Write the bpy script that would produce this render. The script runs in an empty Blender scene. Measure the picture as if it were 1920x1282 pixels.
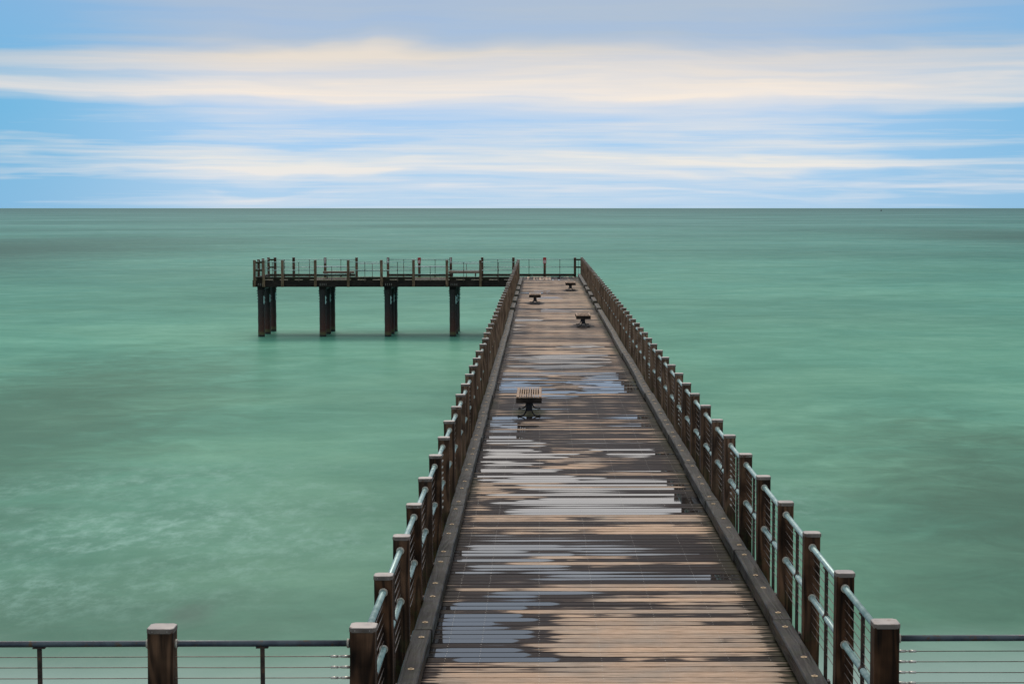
import bpy, bmesh, math, random
from mathutils import Vector, Matrix, noise
random.seed(7)
S = bpy.context.scene
C = S.collection
PI = math.pi
CAMZ = 4.8
WATER = -3.8
F = 3450.0; YAW = .0105; PIT = math.atan(251 / F); CX = 1013.5 + F * math.tan(YAW)

# ------------------------------------------------------------------ helpers
def unproject(px, py, z=0.0):
    """point of the horizontal plane z that shows at a pixel of the 1920 px wide photograph"""
    a = (px - CX) / F; b = (py - 641) / F
    cp, sp = math.cos(PIT), math.sin(PIT)
    y = cp - sp * b; x = a; zz = -sp - cp * b
    c, s = math.cos(YAW), math.sin(YAW)
    wx = c * x + s * y; wy = -s * x + c * y
    t = (z - CAMZ) / zz
    return wx * t, wy * t

class G:
    """node graph helper"""
    def __init__(self, nt):
        self.nt = nt; nt.nodes.clear()
    def n(self, t, **k):
        nd = self.nt.nodes.new(t)
        for a, b in k.items(): setattr(nd, a, b)
        return nd
    def put(self, sock, v):
        if hasattr(v, 'links'): self.nt.links.new(v, sock)
        elif isinstance(v, (int, float)) and hasattr(sock.default_value, '__len__'):
            sock.default_value = [v] * len(sock.default_value)
        elif hasattr(v, '__len__') and len(v) == 3 and len(sock.default_value) == 4: sock.default_value = (*v, 1)
        else: sock.default_value = v
    def m(self, op, a, b=0, c=0, clamp=False):
        nd = self.n('ShaderNodeMath', operation=op, use_clamp=clamp)
        self.put(nd.inputs[0], a); self.put(nd.inputs[1], b); self.put(nd.inputs[2], c)
        return nd.outputs[0]
    def xyz(self, v):
        nd = self.n('ShaderNodeSeparateXYZ'); self.put(nd.inputs[0], v); return nd.outputs
    def comb(self, x, y, z=0):
        nd = self.n('ShaderNodeCombineXYZ')
        for i, v in enumerate((x, y, z)): self.put(nd.inputs[i], v)
        return nd.outputs[0]
    def mapv(self, v, scale, loc=(0, 0, 0)):
        nd = self.n('ShaderNodeMapping'); self.put(nd.inputs[0], v)
        nd.inputs['Scale'].default_value = scale; nd.inputs['Location'].default_value = loc
        return nd.outputs[0]
    def noise(self, v, scale=1, detail=3, rough=.5, dist=0):
        nd = self.n('ShaderNodeTexNoise'); self.put(nd.inputs['Vector'], v)
        nd.inputs['Scale'].default_value = scale; nd.inputs['Detail'].default_value = detail
        nd.inputs['Roughness'].default_value = rough; nd.inputs['Distortion'].default_value = dist
        return nd.outputs['Fac']
    def mr(self, v, a, b, c=0, d=1, smooth=True):
        nd = self.n('ShaderNodeMapRange', interpolation_type='SMOOTHSTEP' if smooth else 'LINEAR')
        self.put(nd.inputs[0], v)
        for i, q in enumerate((a, b, c, d)): self.put(nd.inputs[i + 1], q)
        return nd.outputs[0]
    def mix(self, f, a, b, blend='MIX'):
        nd = self.n('ShaderNodeMix', data_type='RGBA', blend_type=blend)
        self.put(nd.inputs[0], f); self.put(nd.inputs[6], a); self.put(nd.inputs[7], b)
        return nd.outputs[2]
    def ramp(self, v, pts, interp='LINEAR'):
        nd = self.n('ShaderNodeValToRGB'); cr = nd.color_ramp; cr.interpolation = interp
        while len(cr.elements) > 1: cr.elements.remove(cr.elements[0])
        for i, (p, c) in enumerate(pts):
            e = cr.elements[0] if i == 0 else cr.elements.new(p)
            e.position = p
            e.color = (*c, 1) if hasattr(c, '__len__') else (c, c, c, 1)
        self.put(nd.inputs[0], v); return nd.outputs[0]
    def bump(self, h, strength=.3, dist=.01):
        nd = self.n('ShaderNodeBump'); self.put(nd.inputs['Height'], h)
        nd.inputs['Strength'].default_value = strength; nd.inputs['Distance'].default_value = dist
        return nd.outputs[0]
    def pbsdf(self, col, rough=.6, metal=0, nrm=None, ior=1.45, coat=0, spec=.5):
        nd = self.n('ShaderNodeBsdfPrincipled')
        self.put(nd.inputs['Base Color'], col); self.put(nd.inputs['Roughness'], rough)
        self.put(nd.inputs['Metallic'], metal); nd.inputs['IOR'].default_value = ior
        self.put(nd.inputs['Coat Weight'], coat); self.put(nd.inputs['Specular IOR Level'], spec)
        if nrm is not None: self.put(nd.inputs['Normal'], nrm)
        return nd.outputs[0]
    def out(self, s, kind='ShaderNodeOutputMaterial'):
        nd = self.n(kind); self.nt.links.new(s, nd.inputs[0])

def mat(name):
    m = bpy.data.materials.new(name); m.use_nodes = True
    return m, G(m.node_tree)

def objcoord(g, jitter=True):
    tc = g.n('ShaderNodeTexCoord').outputs['Object']
    if not jitter: return tc
    oi = g.n('ShaderNodeObjectInfo')
    r = g.m('MULTIPLY', oi.outputs['Random'], 61.7)
    nd = g.n('ShaderNodeVectorMath', operation='ADD')
    g.put(nd.inputs[0], tc); g.put(nd.inputs[1], g.comb(r, g.m('MULTIPLY', r, .37), 0))
    return nd.outputs[0]

def wood_mat(name, axis, dark, brown, pale, pale_dark, rough=.55, moss=0.0, ringscale=26, grey=.0):
    """weathered timber; the object's colour R says how pale that timber is"""
    m, g = mat(name)
    p = objcoord(g)
    oi = g.n('ShaderNodeObjectInfo')
    bl = g.xyz(oi.outputs['Color'])[0]
    st = [1, 1, 1]; st['xyz'.index(axis)] = .09
    pm = g.mapv(p, tuple(st))
    warp = g.noise(pm, 4, 2, .45)
    w = g.n('ShaderNodeTexNoise'); g.put(w.inputs['Vector'], g.mapv(p, tuple(1 if q == 1 else .03 for q in st))); w.inputs['Scale'].default_value = ringscale
    w.inputs['Detail'].default_value = 6; w.inputs['Roughness'].default_value = .7
    rings = g.m('SINE', g.m('MULTIPLY', warp, 62))
    rings = g.mr(rings, -1, 1)
    fine = w.outputs['Fac']
    grain = g.m('ADD', g.m('MULTIPLY', rings, .55), g.m('MULTIPLY', g.mr(fine, .3, .7), .45))
    blot = g.mr(g.noise(p, 1.6, 3, .6), .35, .65)
    c1 = g.mix(g.m('MULTIPLY', grain, g.m('ADD', g.m('MULTIPLY', blot, .75), .25)), dark, brown)
    c2 = g.mix(grain, pale_dark, pale)
    bl2 = g.m('ADD', bl, g.m('MULTIPLY', g.m('SUBTRACT', blot, .5), .22), clamp=True)
    col = g.mix(bl2, c1, c2)
    if moss:
        z = g.xyz(g.n('ShaderNodeTexCoord').outputs['Object'])[2]
        mz = g.mr(z, .45, .0)
        mk = g.m('MULTIPLY', g.m('MULTIPLY', mz, g.mr(g.noise(p, 7, 4, .7), .42, .62)), moss)
        col = g.mix(mk, col, (.04, .055, .015))
    b = g.bump(grain, .55, .006)
    g.out(g.pbsdf(col, g.mr(grain, 0, 1, rough - .1, rough + .15), nrm=b, ior=1.3, spec=.25))
    return m

ARM0 = 123.0
M = {}
M['post'] = wood_mat('post_wood', 'z', (.0035, .0025, .002), (.14, .066, .032), (.31, .20, .135), (.075, .043, .028), moss=.4)
M['curb'] = wood_mat('curb_wood', 'y', (.016, .014, .014), (.055, .047, .045), (.17, .152, .13), (.075, .066, .056), rough=.5, moss=.35)
M['curbx'] = wood_mat('curb_wood_across', 'x', (.012, .009, .008), (.045, .034, .026), (.15, .125, .10), (.05, .042, .034), moss=.5)
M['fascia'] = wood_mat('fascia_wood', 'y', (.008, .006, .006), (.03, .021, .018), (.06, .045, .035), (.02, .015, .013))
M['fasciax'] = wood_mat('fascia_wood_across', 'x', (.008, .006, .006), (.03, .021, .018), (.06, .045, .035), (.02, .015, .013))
M['slat'] = wood_mat('bench_slat_wood', 'y', (.30, .19, .12), (.50, .34, .22), (.5, .42, .33), (.3, .24, .18), rough=.5)
M['apron'] = wood_mat('bench_apron_wood', 'x', (.010, .008, .008), (.025, .02, .018), (.32, .25, .19), (.2, .15, .11))
M['mossboard'] = wood_mat('mossy_board_wood', 'x', (.012, .012, .004), (.05, .042, .016), (.10, .09, .03), (.03, .025, .01))

def metal_mat(name, a, b, rough=.4, metal=.0, scale=9, rust=None):
    m, g = mat(name)
    p = objcoord(g)
    n1 = g.noise(p, scale, 5, .65)
    col = g.mix(g.mr(n1, .3, .7), a, b)
    if rust:
        col = g.mix(g.mr(g.noise(p, scale * 2.3, 4, .7), .56, .68), col, rust)
    g.out(g.pbsdf(col, g.mr(n1, .3, .7, rough - .08, rough + .15), metal, g.bump(n1, .25, .003)))
    return m
M['pipe'] = metal_mat('galvanised_pipe', (.22, .36, .34), (.42, .56, .54), .38, .35, 7)
M['pipe_grey'] = metal_mat('grey_pipe', (.05, .06, .08), (.10, .13, .15), .45, .3, 5, (.12, .08, .05))
M['collar'] = metal_mat('collar_ring', (.45, .42, .34), (.62, .58, .5), .5, .1, 30, (.25, .12, .05))
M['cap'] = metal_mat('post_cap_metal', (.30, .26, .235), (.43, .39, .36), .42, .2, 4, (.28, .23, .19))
M['capside_shaded'] = metal_mat('post_cap_shaded_side', (.10, .08, .068), (.22, .185, .16), .5, .2, 5, (.10, .05, .03))  # cap sides coloured darker in place of the dark surroundings they reflect
M['bar'] = metal_mat('baluster_metal', (.03, .022, .018), (.09, .06, .045), .5, .3, 12, (.16, .07, .03))
M['cable'] = metal_mat('steel_cable', (.11, .08, .065), (.24, .19, .16), .4, .5, 15)
M['fitting'] = metal_mat('cable_fitting', (.5, .46, .40), (.75, .72, .66), .3, .5, 15)
M['iron'] = metal_mat('black_iron', (.008, .008, .010), (.022, .023, .028), .35, .2, 12)
M['bolt'] = metal_mat('bolt_head', (.42, .29, .16), (.62, .46, .28), .5, .1, 30)
M['lightboard'] = metal_mat('arm_rest_board', (.42, .46, .48), (.62, .66, .68), .45, .1, 5)
M['white'] = metal_mat('white_plate', (.6, .58, .55), (.78, .76, .72), .5, 0, 8)
M['red'] = metal_mat('red_plate', (.30, .02, .02), (.42, .04, .04), .5, 0, 8)
M['buoy'] = metal_mat('buoy_paint', (.01, .015, .018), (.03, .03, .03), .5, 0, 1)

def pile_mat():
    m, g = mat('rusted_pile')
    tc = g.n('ShaderNodeTexCoord').outputs['Object']
    p = objcoord(g)
    z = g.xyz(tc)[2]
    n1 = g.noise(p, 4, 5, .65); n2 = g.noise(g.mapv(p, (6, 6, .8)), 2, 4, .6)
    rust = g.mix(n2, (.035, .012, .008), (.13, .035, .018))
    dark = g.mix(n1, (.008, .007, .009), (.028, .020, .018))
    k = g.mr(g.m('ADD', z, g.m('MULTIPLY', n1, 1.6)), .6, 3.2)
    col = g.mix(k, rust, dark)
    col = g.mix(g.mr(z, .42, .22), col, (.10, .085, .03))
    col = g.mix(g.mr(z, .22, .05), col, (.012, .016, .014))
    col = g.mix(g.mr(g.noise(p, 22, 2, .5), .66, .72), col, (.14, .13, .12))
    g.out(g.pbsdf(col, .6, nrm=g.bump(g.noise(p, 12, 5, .7), .8, .03)))
    return m
M['pile'] = pile_mat()

# ---- deck: each plank holds its own pools; 'wet', 'across' and 'moss' are stored on the planks
def deck_mat(name, along):
    m, g = mat(name)
    tc = g.n('ShaderNodeTexCoord').outputs['Object']
    at = lambda n: g.n('ShaderNodeAttribute', attribute_name=n).outputs['Fac']
    wet, acr, moss = at('wet'), at('across'), at('moss')
    sc = (1.1, 16, 1) if along == 'x' else (16, 1.1, 1)
    sc2 = (3.0, 70, 1) if along == 'x' else (70, 3.0, 1)
    s1 = g.noise(g.mapv(tc, sc), 1, 4, .6, .3)
    s2 = g.noise(g.mapv(tc, sc2), 1, 5, .7)
    big = g.noise(tc, .9, 3, .6)
    t2 = g.m('MULTIPLY', acr, acr)
    # pools: deepest in the middle of the cupped plank
    lvl = g.m('SUBTRACT', wet, g.m('MULTIPLY', t2, .20))
    lvl = g.m('ADD', lvl, g.m('MULTIPLY', g.m('SUBTRACT', s1, .5), .30))
    lvl = g.m('ADD', lvl, g.m('MULTIPLY', g.m('SUBTRACT', g.noise(g.mapv(tc, (.8, 3, 1)), 1, 2, .5), .5), .05))
    pool = g.m('MULTIPLY', g.mr(lvl, .505, .625), g.mr(s1, .2, .45, .86, 1.0))
    dryv = g.m('ADD', wet, g.m('MULTIPLY', g.m('SUBTRACT', s1, .5), 1.0))
    dryv = g.m('ADD', dryv, g.m('MULTIPLY', g.m('POWER', t2, 4), .36))
    wetk = g.mr(dryv, .12, .26)
    tan = g.mix(g.mr(s2, .3, .7), (.33, .22, .145), (.86, .63, .46))
    tan = g.mix(g.mr(big, .35, .7), tan, g.mix(g.mr(s2, .3, .7), (.30, .24, .19), (.62, .51, .41)))
    if along == 'x':
        wn = g.n('ShaderNodeTexWhiteNoise', noise_dimensions='1D')
        g.put(wn.inputs['W'], g.m('FLOOR', g.m('DIVIDE', g.m('SUBTRACT', g.xyz(tc)[1], 9.0), (ARM0 - 9.006) / round((ARM0 - 9.006) / .213))))
        tan = g.mix(1, tan, g.mix(wn.outputs['Value'], (.72, .74, .77), (1.08, 1.05, 1.02)), 'MULTIPLY')
    wetc = g.mix(s2, (.007, .005, .0055), (.036, .026, .026))
    wetc = g.mix(g.mr(s1, .45, .8), wetc, (.07, .047, .037))
    col = g.mix(wetk, tan, wetc)
    col = g.mix(g.m('MULTIPLY', moss, g.mr(s1, .25, .6)), col, (.07, .085, .03))
    col = g.mix(pool, col, (.022, .022, .024))
    rough = g.mr(wetk, 0, 1, .62, .5)
    rough = g.m('ADD', rough, g.m('MULTIPLY', g.m('SUBTRACT', s1, .5), .25))
    wood = g.pbsdf(col, rough, nrm=g.bump(g.m('ADD', s2, g.m('MULTIPLY', s1, .5)), .3, .004), ior=1.16, spec=.2)
    dn = g.n('ShaderNodeBsdfPrincipled')
    g.put(dn.inputs['Base Color'], (.030, .029, .030)); dn.inputs['Roughness'].default_value = .03
    dn.inputs['IOR'].default_value = 1.62
    mx = g.n('ShaderNodeMixShader'); g.put(mx.inputs[0], pool)
    g.nt.links.new(wood, mx.inputs[1]); g.nt.links.new(dn.outputs[0], mx.inputs[2])
    g.out(mx.outputs[0])
    return m
M['deck'] = deck_mat('wet_deck_planks', 'x')
M['decky'] = deck_mat('wet_deck_planks_lengthwise', 'y')
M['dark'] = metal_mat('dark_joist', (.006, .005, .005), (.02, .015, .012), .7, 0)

# ------------------------------------------------------------------ mesh helpers
def box(bm, x0, x1, y0, y1, z0, z1, mi=0, bev=0):
    vs = [bm.verts.new((x, y, z)) for x in (x0, x1) for y in (y0, y1) for z in (z0, z1)]
    fs = [(0, 1, 3, 2), (4, 6, 7, 5), (0, 4, 5, 1), (2, 3, 7, 6), (0, 2, 6, 4), (1, 5, 7, 3)]
    out = []
    for f in fs:
        fc = bm.faces.new([vs[i] for i in f]); fc.material_index = mi; out.append(fc)
    if bev:
        es = list({e for f in out for e in f.edges})
        r = bmesh.ops.bevel(bm, geom=es, offset=bev, segments=1, affect='EDGES')
        for f in r['faces']: f.material_index = mi
    return vs

def tube(bm, pts, r, seg=8, mi=0, cap=True):
    pts = [Vector(p) for p in pts]; rings = []
    rr = r if hasattr(r, '__len__') else [r] * len(pts)
    for i, p in enumerate(pts):
        d = (pts[min(i + 1, len(pts) - 1)] - pts[max(i - 1, 0)]).normalized()
        up = Vector((0, 0, 1)) if abs(d.z) < .9 else Vector((0, 1, 0))
        a = d.cross(up).normalized(); b = a.cross(d).normalized()
        rings.append([bm.verts.new(p + (a * math.cos(t * 2 * PI / seg) + b * math.sin(t * 2 * PI / seg)) * rr[i]) for t in range(seg)])
    for A, B in zip(rings, rings[1:]):
        for k in range(seg):
            f = bm.faces.new((A[k], A[(k + 1) % seg], B[(k + 1) % seg], B[k])); f.material_index = mi; f.smooth = True
    if cap:
        for R in (rings[0][::-1], rings[-1]):
            f = bm.faces.new(R); f.material_index = mi

def disc(bm, x, y, z, r, h, seg=10, mi=0):
    tube(bm, [(x, y, z), (x, y, z + h)], r, seg, mi)

def obj(name, bm, mats, parent=None, loc=(0, 0, 0), color=None):
    me = bpy.data.meshes.new(name)
    bmesh.ops.recalc_face_normals(bm, faces=bm.faces)
    bm.to_mesh(me); bm.free()
    for m in (mats if isinstance(mats, (list, tuple)) else [mats]): me.materials.append(m)
    o = bpy.data.objects.new(name, me); C.objects.link(o)
    o.location = loc
    if parent: o.parent = parent
    if color is not None: o.color = (color, color, color, 1)
    return o

def thing(name, label, cat, loc=(0, 0, 0), rot=0, group=None):
    o = bpy.data.objects.new(name, None); C.objects.link(o); o.empty_display_size = .2
    o.location = loc; o.rotation_euler = (0, 0, rot)
    tag(o, label, cat, group); return o
def tag(o, label, cat, group=None):
    o['label'] = label; o['category'] = cat
    if group: o['group'] = group
def struct(o): o['kind'] = 'structure'
def link_copy(o, parent, loc=None, color=None):
    c = o.copy(); C.objects.link(c); c.parent = parent
    if loc is not None: c.location = loc
    if color is not None: c.color = (color, color, color, 1)
    return c

# ------------------------------------------------------------------ water
def water():
    m, g = mat('sea_water')
    tc = g.n('ShaderNodeTexCoord').outputs['Object']
    X, Y, Z = g.xyz(tc)
    n_big = g.noise(g.mapv(tc, (.006, .008, 1)), 1, 4, .55, .4)
    n_mid = g.noise(g.mapv(tc, (.055, .055, 1)), 1, 5, .6, .5)
    n_sml = g.noise(g.mapv(tc, (.38, .36, 1)), 1, 6, .62, .6)
    n_fin = g.noise(g.mapv(tc, (1.8, 2.2, 1)), 1, 4, .6, .3)
    n_all = g.noise(g.mapv(tc, (.005, .0062, 1)), 1, 13, .76, .35)
    n_swl = g.noise(g.mapv(tc, (.13, .15, 1)), 1, 6, .62, .9)
    ly = g.m('LOGARITHM', g.m('MAXIMUM', Y, 10), 10)
    # colour of the water itself: silty near the beach, clear jade, then grey-green out at sea
    base = g.ramp(g.mr(ly, 1.3, 3.8, 0, 1, False), [
        (0.0, (.100, .235, .145)), (.12, (.112, .270, .170)), (.20, (.150, .355, .238)), (.28, (.150, .375, .258)), (.40, (.115, .325, .245)),
        (.52, (.112, .290, .245)), (.68, (.122, .280, .260)), (.85, (.108, .240, .238)), (1.0, (.085, .190, .195))])
    col = g.mix(g.mr(n_mid, .38, .60, .0, .9), base, g.mix(1, base, (.78, .92, .95), 'MULTIPLY'))
    col = g.mix(g.mr(n_big, .35, .65, .0, .8), col, g.mix(1, col, (.80, .80, .83), 'MULTIPLY'))
    col = g.mix(g.mr(n_sml, .42, .75, .0, .85), col, g.mix(1, col, (1.32, 1.16, 1.2), 'MULTIPLY'))
    col = g.mix(g.mr(n_fin, .35, .7, .0, .4), col, g.mix(1, col, (1.25, 1.15, 1.15), 'MULTIPLY'))
    col = g.mix(g.mr(n_all, .40, .62, 0, 1, False), g.mix(1, col, (.66, .79, .80), 'MULTIPLY'), g.mix(1, col, (1.46, 1.26, 1.30), 'MULTIPLY'))
    col = g.mix(g.mr(n_swl, .36, .64, 0, 1, False), g.mix(1, col, (.82, .90, .90), 'MULTIPLY'), g.mix(1, col, (1.20, 1.10, 1.12), 'MULTIPLY'))
    # dark patches west and east of the pier: silty water plus painted edge darkening
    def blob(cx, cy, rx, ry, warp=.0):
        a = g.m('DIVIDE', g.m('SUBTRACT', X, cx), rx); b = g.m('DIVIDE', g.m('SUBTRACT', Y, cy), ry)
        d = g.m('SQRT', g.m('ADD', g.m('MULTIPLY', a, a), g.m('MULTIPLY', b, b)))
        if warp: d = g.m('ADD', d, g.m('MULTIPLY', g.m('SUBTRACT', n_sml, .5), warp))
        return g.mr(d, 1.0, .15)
    silt_vignette = g.m('MAXIMUM', g.m('MULTIPLY', blob(-22, 66, 12, 58, 1), .8), blob(16, 44, 10, 42, 1))
    silt_vignette = g.m('MAXIMUM', silt_vignette, g.m('MULTIPLY', blob(-11, 36, 9, 9, 1), .55))
    side_vignette = g.m('MAXIMUM', blob(-130, 330, 85, 310, .5), g.m('MULTIPLY', blob(165, 480, 85, 420, .5), .85))  # far water painted darker towards both sides of the view, as a vignette
    col = g.mix(g.m('MULTIPLY', side_vignette, .85), col, (.048, .110, .100))
    col = g.mix(g.m('MULTIPLY', silt_vignette, .86), col, (.052, .122, .074))
    # thin washed-out foam
    fn = g.noise(g.mapv(tc, (1.5, .75, 1)), 1, 7, .70, .15)
    fn2 = g.noise(g.mapv(tc, (.14, .2, 1)), 1, 3, .55, .3)
    fm = g.m('MULTIPLY', g.m('ADD', g.mr(fn, .40, .74), .12), g.mr(fn2, .32, .62))
    zone = g.m('MAXIMUM', blob(-11.5, 49, 12, 19, .6), g.m('MULTIPLY', blob(7.6, 54, 2.6, 7, .8), .5))
    foam = g.m('MULTIPLY', g.m('MULTIPLY', fm, zone), .7)
    col = g.mix(foam, col, (.42, .58, .52))
    wash = g.mr(g.m('ADD', Y, g.m('MULTIPLY', n_mid, 7)), 41.0, 35.5)
    col = g.mix(g.m('MULTIPLY', wash, .85), col, (.46, .50, .48))
    kelp = blob(-7.45, 38.6, .8, 1.6, 1.2)
    col = g.mix(g.m('MULTIPLY', kelp, .4), col, (.10, .10, .09))
    h = g.m('ADD', n_sml, g.m('MULTIPLY', n_fin, .25))
    bmp = g.bump(h, .10, .3)
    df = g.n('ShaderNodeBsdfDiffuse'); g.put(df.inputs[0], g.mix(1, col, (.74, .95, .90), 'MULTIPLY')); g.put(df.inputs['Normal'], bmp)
    gl = g.n('ShaderNodeBsdfGlossy'); g.put(gl.inputs['Color'], (.88, 1, .9)); gl.inputs['Roughness'].default_value = .27
    g.put(gl.inputs['Normal'], bmp)
    mx = g.n('ShaderNodeMixShader'); mx.inputs[0].default_value = .105
    g.nt.links.new(df.outputs[0], mx.inputs[1]); g.nt.links.new(gl.outputs[0], mx.inputs[2])
    g.out(mx.outputs[0])
    bm = bmesh.new()
    R = 60000
    v = [bm.verts.new(p) for p in ((-R, -200, 0), (R, -200, 0), (R, R, 0), (-R, R, 0))]
    bm.faces.new(v)
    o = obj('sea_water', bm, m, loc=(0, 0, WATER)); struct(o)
water()

# ------------------------------------------------------------------ decks
def blob_list(lst):
    out = []
    for (x0, x1, y0, y1, v) in lst:
        xa, ya = unproject((x0 + x1) / 2, y1); xb, yb = unproject((x0 + x1) / 2, y0)
        l, _ = unproject(x0, (y0 + y1) / 2); r, _ = unproject(x1, (y0 + y1) / 2)
        out.append(((l + r) / 2, (ya + yb) / 2, (r - l) / 2, (yb - ya) / 2, v))
    return out
POOLS = blob_list([   # where the water stands on the deck, and where it has dried
    (780, 975, 1120, 1240, .52), (840, 1040, 1020, 1072, .50), (1040, 1500, 1060, 1092, .38), (870, 1100, 1085, 1112, .18),
    (960, 1330, 905, 962, .50), (900, 1075, 850, 905, .44), (895, 1010, 818, 850, .55), (1120, 1235, 838, 856, .4), (1080, 1200, 960, 985, .22),
    (915, 985, 785, 802, .45), (1005, 1090, 733, 746, .42), (915, 1020, 700, 732, .46), (1095, 1180, 705, 738, .5),
    (990, 1160, 684, 702, .42), (985, 1150, 664, 680, .36), (1050, 1120, 643, 660, .42), (950, 1020, 594, 602, .42),
    (1010, 1090, 578, 586, .42), (1010, 1060, 557, 563, .38), (990, 1020, 545, 550, .4),
    (1020, 1490, 1095, 1165, -.33), (1030, 1530, 1165, 1290, -.34), (900, 1420, 1262, 1300, -.35), (1140, 1400, 965, 1002, -.34), (900, 1400, 984, 1003, -.25),
    (1010, 1100, 862, 878, -.3), (960, 1210, 600, 665, -.22), (980, 1110, 525, 595, -.20), (1050, 1180, 745, 830, -.10),
    (850, 960, 905, 985, -.10), (1000, 1230, 1040, 1062, -.28)])
BX = [(-.268, 42.0, 44.12), (1.73, 74.0, 76.1), (-.28, 92.0, 94.1), (1.746, 106.6, 108.7)]   # benches: x centre, near end, far end
def wetness(x, y, r, r2=0):
    w = .27 + .30 * noise.noise((x * .28 + 3.1, y * .085, 1.7)) + .42 * noise.noise((x * .55, y * (.9 if y < 60 else .5), 9.2)) + r * .16
    w += max(0, (y - 50)) * -.0016
    for (cx, cy, rx, ry, v) in POOLS:
        if abs(y - cy) > ry * 1.6: continue
        dx = max(0, abs(x + r2 - cx) / rx - .25) / .95; dy = max(0, abs(y - cy) / ry - .65) / .5
        d = dx * dx + dy * dy
        if d < 1: w += v * (.9 if v > 0 else 1) * min(1, 1.35 * (1 - d)) * (1.05 + r * .4 * (1 if v > 0 else -.6))
    for (cx, ya, yb) in BX[1:]:
        d = ((x - cx) / .5) ** 2 + ((y - (ya + yb) / 2 + .2) / 1.7) ** 2
        if d < 1: w = max(w, .15 + .3 * (1 - d)) if w < .45 else w - .2 * (1 - d)
    for jx in (-.655, -.02, .645, 1.33, 2.0):
        q = abs(x - jx)
        if q < .3 and .0 < w < .35: w += .13 * (1 - q / .3) * (.7 + r * .5)
    ed = max(0, 1 - (x + 1.19) / .22, 1 - (2.62 - x) / .28)
    if w < .3: w += (.3 - w) * min(1, ed * 1.4)
    else: w -= (w - .42) * min(1, ed) * .5 if w > .42 else 0
    return w
def mossiness(x, y):
    v = 0
    for (cx, y0, y1) in BX[:1]:
        d = ((x - cx) / .42) ** 2 + ((y - (y0 + y1) / 2 - .1) / 1.15) ** 2
        v = max(v, 1.1 - d)
    e = max(0, 1 - (2.63 - x) / .30) * (.35 + .8 * noise.noise((0, y * .25, 4)))
    e2 = max(0, 1 - (x + 1.2) / .22) * (.1 + .7 * noise.noise((5, y * .3, 4)))
    far = .35 * max(0, min(1, (y - 70) / 40)) * max(0, 1 - (2.63 - x) / 1.3)
    return max(0, min(1, max(v, e, e2, far)))

def plank_deck(name, m, x0, x1, y0, y1, along, pitch, parent=None, gap=.024, screws=None, clip=None):
    """planks side by side, each with its own water level; along = the planks' long axis"""
    verts = []; faces = []; wet = []; acr = []; mos = []; mis = []
    a0, a1, b0, b1 = (x0, x1, y0, y1) if along == 'x' else (y0, y1, x0, x1)
    nb = int(round((b1 - b0) / pitch)); pitch = (b1 - b0) / nb
    step = .11 if along == 'x' else .3
    na = max(2, int((a1 - a0) / step))
    for i in range(nb):
        b = b0 + i * pitch + gap / 2; e = b0 + (i + 1) * pitch - gap / 2
        r = random.gauss(0, .95); r = max(-2.0, min(2.0, r)); r = random.uniform(1.2, 1.9) if random.random() < .10 else r; r2 = random.gauss(0, .28); dz = random.uniform(-.002, .002)
        e0 = a0 + random.uniform(-.004, .004); base = len(verts)
        for k in range(na + 1):
            a = e0 + (a1 - a0) * k / na
            for (bb, zz, ac) in ((b, dz, -1), (e, dz, 1), (e, -.07, 1), (b, -.07, -1)):
                x, y = (a, bb) if along == 'x' else (bb, a)
                verts.append((x, y, zz))
                xx, yy = (a, (b + e) / 2) if along == 'x' else ((b + e) / 2, a)
                wet.append(wetness(xx, yy, r, r2)); acr.append(ac); mos.append(mossiness(xx, yy))
            if k:
                p = base + (k - 1) * 4; q = base + k * 4
                for s in range(4):
                    t = (s + 1) % 4
                    faces.append((p + s, p + t, q + t, q + s)); mis.append(0)
        faces.append((base, base + 3, base + 2, base + 1)); mis.append(0)
        q = base + na * 4
        faces.append((q, q + 1, q + 2, q + 3)); mis.append(0)
        if screws and (b < 62):
            for sx in screws:
                for bb in (b + .045, e - .045):
                    jx = sx + random.uniform(-.006, .006); n0 = len(verts)
                    for t in range(6):
                        verts.append((jx + .0055 * math.cos(t * PI / 3), bb + .0055 * math.sin(t * PI / 3), dz + .0015))
                        wet.append(0); acr.append(0); mos.append(0)
                    faces.append(tuple(range(n0, n0 + 6))); mis.append(1)
    me = bpy.data.meshes.new(name); me.from_pydata(verts, [], faces)
    for nme, dat in (('wet', wet), ('across', acr), ('moss', mos)):
        at = me.attributes.new(nme, 'FLOAT', 'POINT'); at.data.foreach_set('value', dat)
    me.materials.append(m); me.materials.append(M['fitting'])
    me.polygons.foreach_set('material_index', mis)
    me.update(); me.validate()
    o = bpy.data.objects.new(name, me); C.objects.link(o)
    if parent: o.parent = parent
    return o

XL, XR = -1.48, 2.89            # centre lines of the two rows of posts
Y0, DY = 15.07, 2.11            # first post, bay
ARM0, ARM1 = 123.0, 129.2       # near and far edge of the end platform
ARMX = -19.1
IL, IR = XL + .085, XR - .085   # inner faces of the posts
pier = thing('pier', 'long straight wet timber pier running out over the green sea', 'pier', (0, 0, 0))
plank_deck('deck', M['deck'], IL - .03, IR + .03, 9.0, ARM0 - .006, 'x', .213, pier, screws=[-1.02, -.655, -.02, .645, 1.33, 2.0, 2.45])
plat = thing('end_platform', 'timber fishing platform across the seaward end of the pier on dark piles', 'platform', (0, 0, 0))
plank_deck('deck', M['decky'], ARMX, IR + .03, ARM0 + .006, ARM1, 'y', .21, plat, gap=.016)

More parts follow.
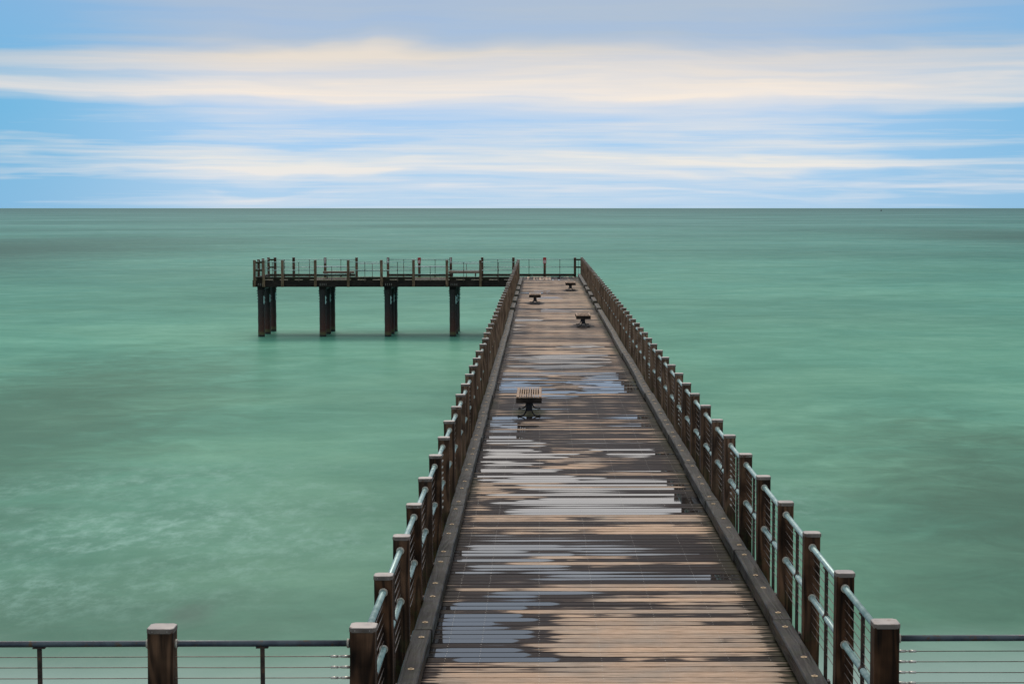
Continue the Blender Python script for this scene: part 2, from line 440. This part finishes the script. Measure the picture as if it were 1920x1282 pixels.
# curbs of the pier
def paleness(y): return max(0, min(1, .02 + (y - 19) / 40))  # timber tone turns paler further along the pier
def curb_piece(parent, x0, x1, y0, y1, far):
    bm = bmesh.new(); j = random.uniform(-.012, .012)
    box(bm, x0 + j, x1 + j, -(y1 - y0) / 2, (y1 - y0) / 2, 0.0, .165, bev=.012)
    bmesh.ops.subdivide_edges(bm, edges=[e for e in bm.edges if e.calc_length() > 1], cuts=12, use_grid_fill=True)
    for v in bm.verts:
        v.co.x += .006 * noise.noise((v.co.x * 3, (v.co.y + y0) * 1.3, v.co.z * 3))
        v.co.z += .006 * noise.noise((v.co.x * 5, (v.co.y + y0) * 1.7, 7))
    # drying crack along the top
    o = obj('curb_timber', bm, M['curb'], parent, (0, (y0 + y1) / 2, .042), paleness(y0) * .7 + random.uniform(-.05, .08))
    return o
def blocks_and_bolts(parent, cb, xc, y0, y1, bolt_me, blk_me):
    mid = (y0 + y1) / 2
    for yb in (y0 + .35, y0 + 1.72, y1 - 1.72, y1 - .35):
        if y1 - y0 < 3 and yb in (y0 + 1.72, y1 - 1.72): continue
        o = bpy.data.objects.new('bolt', bolt_me); C.objects.link(o); o.parent = cb
        o.location = (xc + random.uniform(-.015, .015), yb - mid, .165)
    for yb in (y0 + .35, y1 - .35, mid):
        o = bpy.data.objects.new('spacer_block', blk_me); C.objects.link(o); o.parent = cb
        o.location = (xc, yb - mid, 0)
bm = bmesh.new(); disc(bm, 0, 0, 0, .034, .004, 12); tube(bm, [(0, 0, .004), (0, 0, .012)], .014, 6); bolt_o = obj('t', bm, M['bolt']); bolt_me = bolt_o.data; bpy.data.objects.remove(bolt_o)
bm = bmesh.new(); box(bm, -.085, .085, -.15, .15, -.039, -.001); t = obj('t', bm, M['fascia']); blk_me = t.data; bpy.data.objects.remove(t)
JOINT = 4.22
for (xa, xb) in ((IL + .003, IL + .203), (IR - .203, IR - .003)):
    xc = (xa + xb) / 2
    off = 19.85 if xa < 0 else 20.3
    y = off - 3 * JOINT
    while y < 79.5:
        if y > 9:
            cb = curb_piece(pier, xa, xb, y + .006, y + JOINT - .006, 0); blocks_and_bolts(pier, cb, xc, y + .006, y + JOINT - .006, bolt_me, blk_me)
        y += JOINT
    y += 2.1 if xa < 0 else 1.2
    while y < 110:
        cb = curb_piece(pier, xa, xb, y, y + 4.1, 1); blocks_and_bolts(pier, cb, xc, y, y + 4.1, bolt_me, blk_me)
        y += 6.4
    cb = curb_piece(pier, xa, xb, y, ARM0 - .1 if xa < 0 else ARM1 - .4, 1); blocks_and_bolts(pier, cb, xc, y, ARM0 - .1, bolt_me, blk_me)
# fascia beams, joists, piles
for (xa, xb) in ((IL - .10, IL - .003), (IR + .003, IR + .10)):
    for k in range(9):
        ya = 9 + k * 12.66; yb = min(ya + 12.65, ARM0 - .25 if xa < 0 else ARM0 - .01)
        # the beam sits between the posts' inner faces and the deck edge
        bm = bmesh.new(); s = .13 if xa < 0 else -.13
        box(bm, xa + s * .77, xb + s * .77 - (.0 if xa < 0 else -.0), -(yb - ya) / 2, (yb - ya) / 2, -.45, -.075, bev=.01)
        obj('fascia_beam', bm, M['fascia'], pier, (0, (ya + yb) / 2, 0), .1)
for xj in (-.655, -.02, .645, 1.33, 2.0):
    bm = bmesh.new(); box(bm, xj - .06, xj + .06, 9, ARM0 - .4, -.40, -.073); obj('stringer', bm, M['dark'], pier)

def pile_mesh(h, r, top_r, ledge=True):
    bm = bmesh.new(); seg = 20; n = 26; rings = []
    for i in range(n + 1):
        z = -2.2 + (h + 2.2) * i / n
        rr = r * (1.03 - .06 * i / n)
        if z > h - .62: rr = top_r
        ring = []
        for k in range(seg):
            a = k * 2 * PI / seg
            q = rr * (1 + .05 * noise.noise((math.cos(a) * 2, math.sin(a) * 2, z * 2.2)) + .03 * noise.noise((math.cos(a) * 6, math.sin(a) * 6, z * 7)))
            ring.append(bm.verts.new((q * math.cos(a), q * math.sin(a), z)))
        rings.append(ring)
    for A, B in zip(rings, rings[1:]):
        for k in range(seg):
            f = bm.faces.new((A[k], A[(k + 1) % seg], B[(k + 1) % seg], B[k])); f.smooth = True
    bm.faces.new(rings[-1])
    t = obj('t', bm, M['pile']); me = t.data; bpy.data.objects.remove(t); return me
PH = -WATER - .45
pm = pile_mesh(PH, .225, .245)
def studs_mesh():
    bm = bmesh.new()
    for k, z in enumerate((PH - .28, PH - .45, PH - .62, PH - .82, PH - 1.0)):
        L = .30 - .012 * k
        tube(bm, [(-L, 0, z), (L, 0, z)], .02, 6)
        tube(bm, [(0, -L, z - .05), (0, L, z - .05)], .02, 6)
    t = obj('t', bm, M['iron']); me = t.data; bpy.data.objects.remove(t); return me
def strap_mesh():
    bm = bmesh.new()
    a = -.65
    for (z0, z1) in ((PH - 1.15, PH - .62),):
        x = .25 * math.cos(a); y = .25 * math.sin(a)
        box(bm, x - .012, x + .045, y - .03, y + .01, z0, z1)
        for z in (z0 + .12, z0 + .38): box(bm, x + .045, x + .09, y - .03, y + .01, z, z + .05)
    t = obj('t', bm, M['pipe']); me = t.data; bpy.data.objects.remove(t); return me
stm, srm = studs_mesh(), strap_mesh()
def pile(parent, x, y, detail=True):
    o = bpy.data.objects.new('pile', pm); C.objects.link(o); o.parent = parent; o.location = (x, y, WATER)
    if detail:
        for nme, me in (('bolt_studs', stm), ('anode_strap', srm)):
            c = bpy.data.objects.new(nme, me); C.objects.link(c); c.parent = o
    return o
ABX = [-18.72, -14.60, -10.24, -5.88]
for x in ABX:
    for y in (ARM0 + .35, ARM0 + 3.1, ARM1 - .4): pile(plat, x, y)
    bm = bmesh.new(); box(bm, -.17, .17, ARM0 + .10, ARM1 - .10, -.66, -.452, bev=.01)
    obj('cap_beam', bm, M['fascia'], plat, (x, 0, 0), .1)
for x in (-1.0, 2.4):
    pile(plat, x, ARM0 + 1.5, False); pile(plat, x, ARM1 - .6, False)
for k in range(12):
    for x in (-1.0, 2.4): pile(pier, x, 18.5 + k * 9.0, False)
    bm = bmesh.new(); box(bm, -1.3, 2.7, -.17, .17, -.66, -.452); obj('cap_beam', bm, M['dark'], pier, (0, 18.5 + k * 9.0, 0))
for k in range(1, 9):
    bm = bmesh.new(); yy = ARM0 + k * (ARM1 - ARM0) / 9
    box(bm, ARMX + .02, IR - .1, yy - .06, yy + .06, -.40, -.073); obj('stringer', bm, M['dark'], plat)
# fascia of the platform
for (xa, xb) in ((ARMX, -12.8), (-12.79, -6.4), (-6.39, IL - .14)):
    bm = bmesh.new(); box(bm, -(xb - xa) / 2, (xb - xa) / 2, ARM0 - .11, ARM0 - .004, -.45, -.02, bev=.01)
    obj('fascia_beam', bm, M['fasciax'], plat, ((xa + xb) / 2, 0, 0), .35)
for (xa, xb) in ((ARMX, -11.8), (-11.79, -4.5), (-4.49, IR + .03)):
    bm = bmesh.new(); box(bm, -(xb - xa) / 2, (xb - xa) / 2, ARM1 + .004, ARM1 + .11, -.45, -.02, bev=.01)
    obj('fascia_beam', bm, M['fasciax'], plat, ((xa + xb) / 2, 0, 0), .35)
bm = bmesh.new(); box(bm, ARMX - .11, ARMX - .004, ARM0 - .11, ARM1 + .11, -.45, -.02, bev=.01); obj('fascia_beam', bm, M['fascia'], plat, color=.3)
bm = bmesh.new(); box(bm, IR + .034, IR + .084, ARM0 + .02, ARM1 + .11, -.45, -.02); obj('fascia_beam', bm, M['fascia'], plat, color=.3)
# anchor bolts on the fascia above each pile
for x in ABX:
    for k in range(4):
        for z in (-.33, -.24):
            bm = bmesh.new(); tube(bm, [(0, 0, 0), (0, -.03, 0)], .022, 6)
            obj('bolt', bm, M['cap'], plat, (x - .1 + k * .13, ARM0 - .11, z))
# curbs of the platform (front ones open on the two lowered bays)
FX = [-19.06, -18.45, -17.2, -15.01, -12.82, -10.6, -8.47, -6.24, -4.01]
for (xa, xb) in ((-18.95, -15.1), (-12.75, -10.65), (-10.6, -8.5), (-6.15, -4.0), (-3.97, IL - .16)):
    bm = bmesh.new(); box(bm, -(xb - xa) / 2, (xb - xa) / 2, -.09, .09, 0, .15, bev=.01)
    cb = obj('curb_timber', bm, M['curbx'], plat, ((xa + xb) / 2, ARM0 + .10, .05), .15)
    k = xa + .3
    while k < xb:
        bm = bmesh.new(); box(bm, -.22, .22, -.08, .08, -.048, -.001); o = obj('spacer_block', bm, M['fasciax'], cb, (k - (xa + xb) / 2, 0, 0), .1)
        k += 1.0
for (xa, xb) in ((-18.95, -13.0), (-10.6, -6.35), (-4.1, -.6), (-.59, IR - .3)):
    bm = bmesh.new(); box(bm, -(xb - xa) / 2, (xb - xa) / 2, -.09, .09, 0, .17, bev=.01)
    obj('curb_timber', bm, M['curbx'], plat, ((xa + xb) / 2, ARM1 - .10, .03), .12)
bm = bmesh.new(); box(bm, -.09, .09, -2.7, 2.7, 0, .15, bev=.01); obj('curb_timber', bm, M['curb'], plat, (ARMX + .10, (ARM0 + ARM1) / 2, .05), .15)

# boardwalk on the shore side, behind the near railings
bw = thing('boardwalk', 'planked boardwalk at the shore end of the pier under the near railings', 'boardwalk')
for (xa, xb) in ((-9.0, IL - .06), (IR + .06, 11.0)):
    plank_deck('deck', M['decky'], xa, xb, 9.0, Y0 - .10, 'y', .21, bw, gap=.016)
    bm = bmesh.new(); box(bm, xa, xb, Y0 - .09, Y0 - .005, -.45, -.01); obj('fascia_beam', bm, M['fasciax'], bw)
    for k in range(3): pile(bw, xa + (xb - xa) * (k + .5) / 3, 13.5, False)

# ------------------------------------------------------------------ railings
def post_mesh(w, name='t', zb=-.45):
    bm = bmesh.new()
    box(bm, -w / 2, w / 2, -w / 2, w / 2, zb, 1.315, bev=.009)
    bmesh.ops.subdivide_edges(bm, edges=[e for e in bm.edges if e.calc_length() > 1], cuts=9, use_grid_fill=True)
    for v in bm.verts:
        v.co.x += .004 * noise.noise((v.co.x * 9, v.co.y * 9, v.co.z * 2.3)); v.co.y += .004 * noise.noise((v.co.y * 9, 3, v.co.z * 2.3))
    t = obj(name, bm, M['post']); me = t.data; bpy.data.objects.remove(t); return me
def cap_mesh(w):
    bm = bmesh.new(); h = w / 2 + .006; c = .03
    prof = [(h, -.034), (h, .002), (h - .005, .007)]
    rings = []
    for (r, z) in prof + [(h - .02, .008)]:
        cc = c
        pts = [(r - cc, -r), (r, -r + cc), (r, r - cc), (r - cc, r), (-r + cc, r), (-r, r - cc), (-r, -r + cc), (-r + cc, -r)]
        rings.append([bm.verts.new((x, y, 1.341 + z)) for x, y in pts])
    for A, B in zip(rings, rings[1:]):
        for k in range(8):
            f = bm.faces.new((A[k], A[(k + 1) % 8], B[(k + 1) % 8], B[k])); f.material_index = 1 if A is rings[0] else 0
    bm.faces.new(rings[-1]); bm.faces.new(rings[0][::-1])
    for sx in (-1, 1):
        for sy in (-1, 1):
            tube(bm, [(sx * h * .55, sy * h, 1.325), (sx * h * .55, sy * (h + .004), 1.325)], .005, 6)
    t = obj('t', bm, [M['cap'], M['capside_shaded']]); me = t.data; bpy.data.objects.remove(t); return me
PM = {w: post_mesh(w) for w in (.17, .21)}; CM = {w: cap_mesh(w) for w in (.17, .21)}
bm = bmesh.new()
box(bm, -.017, .017, -.017, .017, .02, 1.185, bev=.003); box(bm, -.05, .05, -.03, .03, 1.165, 1.176)
box(bm, -.05, .05, -.045, .045, .0, .022); box(bm, -.035, .035, -.05, .05, -.10, -.003)
tube(bm, [(-.03, 0, .66), (.03, 0, .66)], .036, 12); tube(bm, [(0, 0, .61), (0, 0, .71)], .022, 8)
t = obj('t', bm, [M['bar']]); BAL = t.data; bpy.data.objects.remove(t)
bm = bmesh.new(); tube(bm, [(0, 0, 0), (-.07, 0, 0)], .012, 8); tube(bm, [(-.07, 0, 0), (-.10, 0, 0)], .008, 6)
tube(bm, [(-.10, 0, 0), (-.16, 0, 0)], .011, 8)
t = obj('t', bm, M['fitting']); FIT = t.data; bpy.data.objects.remove(t)
CABZ = [1.09, 1.0, .91, .82, .74, .57, .48, .39, .30]

def railing(name, label, origin, rot, xs, bl, big=(), low=(), short=(), bal_skip=(), fit=5, pipe='pipe', mid=True, cables=CABZ, noposts=(), group=None, x0=None, x1=None, rad=.03, cr=.004, fit_all=()):
    """xs: post positions along the run (local x). low: lowered bays, short: bays closed with timber boards"""
    root = thing(name, label, 'railing', origin, rot, group)
    c, s = math.cos(rot), math.sin(rot)
    for i, x in enumerate(xs):
        if i in noposts: continue
        w = .21 if i in big else .17
        wy = origin[1] + s * x; b = bl(wy) + random.uniform(-.16, .16)
        p = bpy.data.objects.new('post', PM[w]); C.objects.link(p); p.parent = root
        p.location = (x, random.uniform(-.006, .006), random.uniform(-.008, .008))
        p.rotation_euler = (random.uniform(-.008, .008), random.uniform(-.008, .008), random.choice((0, PI / 2, PI, -PI / 2)) + random.uniform(-.012, .012))
        p.color = (b, b, b, 1)
        q = bpy.data.objects.new('cap', CM[w]); C.objects.link(q); q.parent = p; q.rotation_euler = (random.uniform(-.004, .004), 0, 0)
        if (fit and i % fit == 0 and i > 0 and wy < 110) or i in fit_all:
            for sd in ((1,) if i in fit_all else (-1,)):
                for z in cables:
                    f = bpy.data.objects.new('cable_fitting', FIT); C.objects.link(f); f.parent = root
                    f.location = (x + sd * w / 2, 0, z)
                    if sd > 0: f.rotation_euler = (0, 0, PI)
    n = len(xs)
    bays = list(range(n - 1))
    X0 = xs[0] if x0 is None else x0; X1 = xs[-1] if x1 is None else x1
    # runs of ordinary bays
    def runs(bad):
        out = []; st = None
        for i in bays:
            if i in bad:
                if st is not None: out.append((st, i)); st = None
            elif st is None: st = i
        if st is not None: out.append((st, n - 1))
        return out
    def rail(nm, z, a, b, ia, ib):
        bm = bmesh.new(); pts = [(a, 0, z)]
        pts += [(x, random.uniform(-.003, .003), z + random.uniform(-.003, .003)) for x in xs[ia + 1:ib]] + [(b, 0, z)]
        tube(bm, pts, rad, 12)
        for x in xs[ia:ib + 1]:
            for sd in (-1, 1):
                ww = .11 if xs.index(x) in big else .085
                if a <= x + sd * .1 <= b: tube(bm, [(x + sd * (ww - .002), 0, z), (x + sd * (ww + .018), 0, z)], rad + .012, 14, 1)
        return obj(nm, bm, [M[pipe], M['collar']], root)
    bad = set(low) | set(short)
    for (i, j) in runs(bad):
        a = X0 if i == 0 else xs[i]; b = X1 if j == n - 1 else xs[j]
        rail('top_rail', 1.2, a, b, i, j)
        if mid: rail('middle_rail', .66, a, b, i, j)
        for z in cables:
            bm = bmesh.new(); pts = []
            for k in range(i, j):
                xa = a if k == i else xs[k]; xb = b if k == j - 1 else xs[k + 1]
                sag = random.choice((0, 0, .002, .004, .012 if random.random() < .25 else .003))
                for t in (0, .25, .5, .75): pts.append((xa + (xb - xa) * t, 0, z - sag * 4 * t * (1 - t)))
            pts.append((b, 0, z)); tube(bm, pts, cr, 5)
            obj('cable', bm, M['cable'], root)
    for i in low:
        a, b = xs[i] + .085, xs[i + 1] - .085
        bm = bmesh.new(); box(bm, a, b, -.06, .12, .90, .94, bev=.006); obj('arm_rest', bm, M['lightboard'], root)
        rail('middle_rail', .40, a, b, i, i + 1)
        for z in (.8, .7, .6, .5, .3):
            bm = bmesh.new(); tube(bm, [(a, 0, z), (b, 0, z)], cr, 5); obj('cable', bm, M['cable'], root)
    for i in short:
        a, b = xs[i] + .086, xs[i + 1] - .086
        for z in (1.13, .60):
            bm = bmesh.new(); box(bm, a, b, -.03, .03, z, z + .11, bev=.008); obj('timber_board', bm, M['mossboard'], root, color=.2)
        bm = bmesh.new(); tube(bm, [((a + b) / 2, .04, -.02), ((a + b) / 2, .04, 1.2)], .012, 6); obj('chain_post', bm, M['bar'], root)
    for i in bays:
        if i in short or i in bal_skip: continue
        o = bpy.data.objects.new('baluster', BAL); C.objects.link(o); o.parent = root
        o.location = ((xs[i] + xs[i + 1]) / 2, 0, 0)
        if i in low: o.scale = (1, 1, .76)
    return root

def bl_main(y): return paleness(y)
left = railing('railing', 'long railing of wooden posts along the left side of the pier deck', (XL, Y0, 0), PI / 2,
               [DY * k for k in range(1, 52)], bl_main, x0=.11, x1=DY * 51)
# the bay between the corner post and the first post of each side row
right = railing('railing', 'long railing of wooden posts along the right side of the pier deck', (XR, Y0 + .13, 0), PI / 2,
                [DY * k for k in range(1, 54)] + [ARM1 + .03 - Y0 - .13], bl_main, x0=.11, x1=ARM1 - Y0 - .1)
for root, yy in ((left, 0), (right, 0)):
    o = bpy.data.objects.new('baluster', BAL); C.objects.link(o); o.parent = root; o.location = (DY / 2, 0, 0)
BAY = 1.65 * 15.3 / 15.3
nearL = railing('railing', 'near railing crossing the bottom left corner with a single post in the middle', (XL, Y0, 0), PI,
                [.0, 1.66, 3.34 + .35, 5.6], lambda y: .03, big=(0, 1, 2), fit=0, pipe='pipe_grey', mid=False, cables=[1.09, 1.0, .91, .82, .73, .64, .55, .46, .37, .28], x1=5.6, rad=.027, fit_all=(0,))
nearR = railing('railing', 'near railing in the bottom right corner running right from a corner post', (XR, Y0 + .13, 0), 0,
                [0, 2.6, 5.0, 7.3], lambda y: .12, big=(0, 1, 2), bal_skip=(0,), fit=0, pipe='pipe_grey', mid=False, cables=[1.09, 1.0, .91, .82, .73, .64, .55, .46, .37, .28], rad=.027, fit_all=(0,))
front = railing('railing', 'railing on the near edge of the end platform, with two lowered bays', (FX[0], ARM0 - .20, 0), 0,
                [x - FX[0] for x in FX] + [XL - .14 - FX[0]], lambda y: .85, noposts=(9,), low=(3, 6), short=(0,), fit=0, rad=.024)
BKX = [-19.06, -18.6, -17.3, -15.1, -12.9, -10.7, -8.5, -6.29, -4.1, -1.91, .29, 2.42, 2.89]
back = railing('railing', 'railing on the far seaward platform edge with two red sign plates', (BKX[0], ARM1 + .03, 0), 0,
               [x - BKX[0] for x in BKX], lambda y: .35, noposts=(12,), low=(4, 7), short=(0, 11), fit=0, rad=.024)
end = railing('railing', 'short railing across the left end of the end platform', (FX[0], ARM0 - .20, 0), PI / 2,
              [0, 1.9, 3.9, ARM1 + .23 - ARM0], lambda y: .3, noposts=(0, 3), fit=0, rad=.024, fit_all=(1,))

# ------------------------------------------------------------------ sign plates
def plate(label, x, kind):
    bm = bmesh.new()
    if kind == 'sign':
        o = thing('warning_sign', label, 'sign', (x, ARM1 - .063, .93), 0, 'red warning signs on the seaward railing')
        box(bm, -.115, .115, -.006, .006, -.02, .40, bev=.002); obj('plate', bm, M['red'], o)
        bm = bmesh.new()
        box(bm, -.075, -.020, -.010, -.0065, .02, .18); box(bm, .020, .075, -.010, -.0065, .02, .18)
        box(bm, -.075, .075, -.010, -.0065, .20, .225); obj('lettering', bm, M['white'], o)
    else:
        o = thing('marker_plate', label, 'marker', (x, ARM1 - .063, .93), 0, 'white marker strips on the seaward posts')
        box(bm, -.038, .038, -.006, .006, -.02, .38, bev=.002); obj('plate', bm, M['white'], o)
        bm = bmesh.new(); box(bm, -.03, .03, -.010, -.0065, .02, .045); obj('band', bm, M['bar'], o)
plate('small red and white sign on a seaward post, left of the pier walkway', -8.5, 'sign')
plate('small red and white sign on the post where the pier walkway ends', .29, 'sign')
plate('narrow white strip on the seaward post right of the left hand platform bench', -10.7, 'm')
plate('narrow white strip on the seaward post behind the left hand platform bench', -15.1, 'm')
plate('narrow white strip on the seaward post behind the right hand platform bench', -6.29, 'm')

# ------------------------------------------------------------------ benches
def bench_meshes(L, W=.58):
    out = []
    def keep(name, bm, m, loc=(0, 0, 0), sub=None):
        t = obj('t', bm, m); me = t.data; bpy.data.objects.remove(t); out.append((name, me, loc))
    n = 10; wide = .075; inner = W - 2 * wide; p = inner / 8
    for k in range(10):
        if k == 0: a, b = -W / 2, -W / 2 + wide - .008
        elif k == 9: a, b = W / 2 - wide + .008, W / 2
        else: a = -W / 2 + wide + (k - 1) * p + .008; b = a + p - .022
        bm = bmesh.new(); ext = 0 if k in (0, 9) else -.0
        box(bm, a, b, -L / 2, L / 2, .452, .482, bev=.004); keep('slat', bm, M['slat'])
    bm = bmesh.new()
    box(bm, -W / 2 - .004, W / 2 + .004, -L / 2 + .012, -L / 2 + .045, .33, .449, bev=.004)
    keep('end_board', bm, M['apron'])
    bm = bmesh.new(); box(bm, -W / 2 - .004, W / 2 + .004, L / 2 - .045, L / 2 - .012, .33, .449, bev=.004)
    keep('end_board', bm, M['apron'])
    for s in (-1, 1):
        bm = bmesh.new(); xx = s * (W / 2 - .012); box(bm, min(xx, xx - s * .03), max(xx, xx - s * .03), -L / 2 + .05, L / 2 - .05, .33, .449, bev=.004)
        keep('side_board', bm, M['apron'])
    bm = bmesh.new(); box(bm, -.05, .05, -L / 2 + .2, L / 2 - .2, .36, .40); keep('beam', bm, M['iron'])
    D = L / 2 - .27
    for s in (-1, 1):
        bm = bmesh.new(); box(bm, -.052, .052, -.045, .045, .125, .36, bev=.006); box(bm, -.2, .2, -.03, .03, .40, .44)
        keep('pedestal', bm, M['iron'], (0, s * D, 0))
        for q in (-1, 1):
            bm = bmesh.new()
            pts = [(.055, .345), (.056, .22), (.062, .15), (.078, .095), (.108, .05), (.150, .024), (.20, .015), (.262, .015)]
            tube(bm, [(q * x, 0, z) for x, z in pts], [.017] * 7 + [.013], 8)
            disc(bm, q * .245, 0, .0, .024, .014, 8); tube(bm, [(q * .245, 0, .015), (q * .245, 0, .045)], .010, 6)
            keep('leg', bm, M['iron'], (0, s * D, 0))
    return out
BM21 = bench_meshes(2.12)
def bench(label, x, y, rot=0, pale=.0, end_pale=0):
    root = thing('bench', label, 'bench', (x, y, .003), rot, 'backless slatted benches')
    for name, me, loc in BM21:
        o = bpy.data.objects.new(name, me); C.objects.link(o); o.parent = root; o.location = loc
        b = end_pale if name in ('end_board', 'side_board') else pale
        o.color = (b, b, b, 1)
lbl = ['nearest backless slatted bench, with a green mossy patch under its iron feet',
       'backless slatted bench close to the right curb, second nearest on the deck',
       'small looking backless bench left of the deck middle, between the nearer and farthest deck benches',
       'farthest backless bench on the pier walkway, close to the seaward end on the right']
for l, (x, a, b) in zip(lbl, BX): bench(l, x, (a + b) / 2)
bench('weathered grey brown bench side on at the left end of the platform', -13.83, 126.3, PI / 2, .8, .8)
bench('weathered bench side on nearest the pier on the end platform', -5.25, 126.3, PI / 2, .8, .8)

# ------------------------------------------------------------------ buoy
b = thing('buoy', 'tiny dark buoy on the horizon water far out at the right', 'buoy', (915, 4945, WATER))
bm = bmesh.new(); tube(bm, [(0, 0, -1), (0, 0, .2), (0, 0, 1.0), (0, 0, 1.4)], [1.9, 2.1, 2.0, 1.2], 16); obj('float', bm, M['buoy'], b)
bm = bmesh.new()
for k in range(4):
    a = k * PI / 2 + .4; tube(bm, [(1.4 * math.cos(a), 1.4 * math.sin(a), 1.3), (.5 * math.cos(a), .5 * math.sin(a), 4.4)], .16, 6)
box(bm, -.9, .9, -.9, .9, 2.6, 3.1); obj('tower', bm, M['buoy'], b)
bm = bmesh.new(); tube(bm, [(0, 0, 4.4), (0, 0, 5.0), (0, 0, 5.6)], [.6, .7, .1], 10); obj('lantern', bm, M['buoy'], b)

# ------------------------------------------------------------------ sky and light
SUN_EL, SUN_AZ = math.radians(45), math.radians(-5)
w = bpy.data.worlds.new('World'); S.world = w; w.use_nodes = True
g = G(w.node_tree)
d = g.n('ShaderNodeTexCoord').outputs['Generated']
dx, dy, dz = g.xyz(d)
el = g.m('MULTIPLY', g.m('ARCSINE', dz), 180 / PI)
az = g.m('MULTIPLY', g.m('ARCTAN2', dx, dy), 180 / PI)
ell = g.m('ABSOLUTE', el)
v1 = g.comb(g.m('MULTIPLY', az, .085), g.m('MULTIPLY', ell, .42), 2.3)
warp = g.m('MULTIPLY', g.m('SUBTRACT', g.noise(v1, 1, 4, .55, .5), .5), 2.0)
e2 = g.m('ADD', ell, warp)
v2 = g.comb(g.m('MULTIPLY', az, .085), g.m('MULTIPLY', g.m('ADD', ell, g.m('MULTIPLY', warp, .35)), 2.1), 7.1)
streak = g.noise(v2, 1, 5, .58, .35)
v3 = g.comb(g.m('MULTIPLY', az, .17), g.m('MULTIPLY', ell, 5.5), 1.1)
streak2 = g.noise(v3, 1, 4, .6, .2)
K = 1 / 16.0
fpts = [(0, .22), (.38, .24), (.52, .50), (.62, .22), (.95, .40), (1.15, .80), (1.4, .74), (1.6, .40), (1.85, .50), (2.1, .24), (2.8, .30), (3.15, .55), (3.35, .92), (3.65, .90),
        (3.95, .66), (4.2, .80), (4.75, .86), (5.1, .50), (5.6, .26), (6.1, .50), (6.6, .60), (7.4, .97), (16, .97)]
cf = g.ramp(g.m('MULTIPLY', e2, K), [(a * K, v) for a, v in fpts], 'EASE')
cf = g.xyz(cf)[0]
low = g.mr(ell, 3.0, 2.4)
amp = g.m('ADD', .75, g.m('MULTIPLY', low, .45))
cf = g.m('ADD', cf, g.m('MULTIPLY', g.m('SUBTRACT', streak, .5), g.m('MULTIPLY', amp, 1.5)))
cf = g.m('ADD', cf, g.m('MULTIPLY', g.m('SUBTRACT', streak2, .5), g.m('MULTIPLY', low, 1.1)))
side = g.m('MAXIMUM', g.mr(az, -8, -17), g.m('MULTIPLY', g.mr(az, 6, 16), .75))
side = g.m('MULTIPLY', side, g.mr(ell, 16, 8))
cf = g.m('SUBTRACT', cf, g.m('MULTIPLY', side, .42), clamp=True)
ccol = g.ramp(g.m('MULTIPLY', e2, K), [(0, (.72, .80, .90)), (.7 * K, (.86, .84, .84)), (1.4 * K, (.84, .83, .80)), (3.4 * K, (.93, .83, .74)), (4.6 * K, (.80, .72, .64)),
                                      (5.3 * K, (.47, .53, .59)), (6.5 * K, (.47, .54, .62)), (7.4 * K, (.88, .83, .79)), (9.5 * K, (.88, .85, .83)), (12.0 * K, (.36, .42, .50)), (1, (.32, .38, .48))])
gain = g.mr(ell, 6.6, 7.8, 1.0, 1.2)
gm = g.n('ShaderNodeVectorMath', operation='SCALE'); g.put(gm.inputs[0], ccol); g.put(gm.inputs['Scale'], gain)
bcol = g.ramp(g.m('MULTIPLY', ell, K), [(0, (.44, .66, .88)), (1.6 * K, (.36, .62, .91)), (3.2 * K, (.38, .60, .90)), (5 * K, (.33, .50, .76)), (6.5 * K, (.33, .47, .70)), (1, (.30, .45, .75))])
bedge = g.ramp(g.m('MULTIPLY', ell, K), [(0, (.21, .50, .78)), (3 * K, (.13, .46, .76)), (6.5 * K, (.19, .44, .74)), (1, (.25, .42, .72))])
bcol = g.mix(side, bcol, bedge)
cloud = g.mix(cf, bcol, gm.outputs[0])
high = g.mix(g.mr(g.noise(g.comb(g.m('MULTIPLY', az, .02), g.m('MULTIPLY', ell, .05), 3), 1, 4, .55), .35, .65), (.50, .53, .58), (.64, .62, .59))
cloud = g.mix(g.mr(ell, 17, 26), cloud, high)
sky = g.n('ShaderNodeTexSky', sky_type='NISHITA'); sky.sun_disc = False
sky.sun_elevation = SUN_EL; sky.sun_rotation = SUN_AZ; sky.air_density = 1.0; sky.dust_density = 1.5
b1 = g.n('ShaderNodeBackground'); g.nt.links.new(sky.outputs[0], b1.inputs[0]); b1.inputs[1].default_value = .08
b2 = g.n('ShaderNodeBackground'); g.nt.links.new(cloud, b2.inputs[0]); b2.inputs[1].default_value = 1.0
mx = g.n('ShaderNodeMixShader'); mx.inputs[0].default_value = .93
g.nt.links.new(b1.outputs[0], mx.inputs[1]); g.nt.links.new(b2.outputs[0], mx.inputs[2])
g.out(mx.outputs[0], 'ShaderNodeOutputWorld')

ld = bpy.data.lights.new('sun', 'SUN'); ld.energy = 1.45; ld.angle = math.radians(22); ld.color = (1, .92, .84)
lo = bpy.data.objects.new('sun', ld); C.objects.link(lo)
sd = Vector((math.sin(SUN_AZ) * math.cos(SUN_EL), math.cos(SUN_AZ) * math.cos(SUN_EL), math.sin(SUN_EL)))
lo.rotation_euler = sd.to_track_quat('Z', 'Y').to_euler()

# ------------------------------------------------------------------ camera
cd = bpy.data.cameras.new('camera'); cam = bpy.data.objects.new('camera', cd); C.objects.link(cam)
cd.sensor_width = 36; cd.sensor_fit = 'HORIZONTAL'; cd.lens = F / 1920 * 36
cd.shift_x = (960 - CX) / 1920; cd.clip_start = .5; cd.clip_end = 200000
cam.location = (0, 0, CAMZ)
cam.rotation_euler = (PI / 2 - PIT, 0, -YAW)
S.camera = cam
S.render.resolution_x, S.render.resolution_y = 1024, 683
S.view_settings.view_transform = 'Standard'; S.view_settings.look = 'None'
S.view_settings.exposure = 0; S.view_settings.gamma = 1
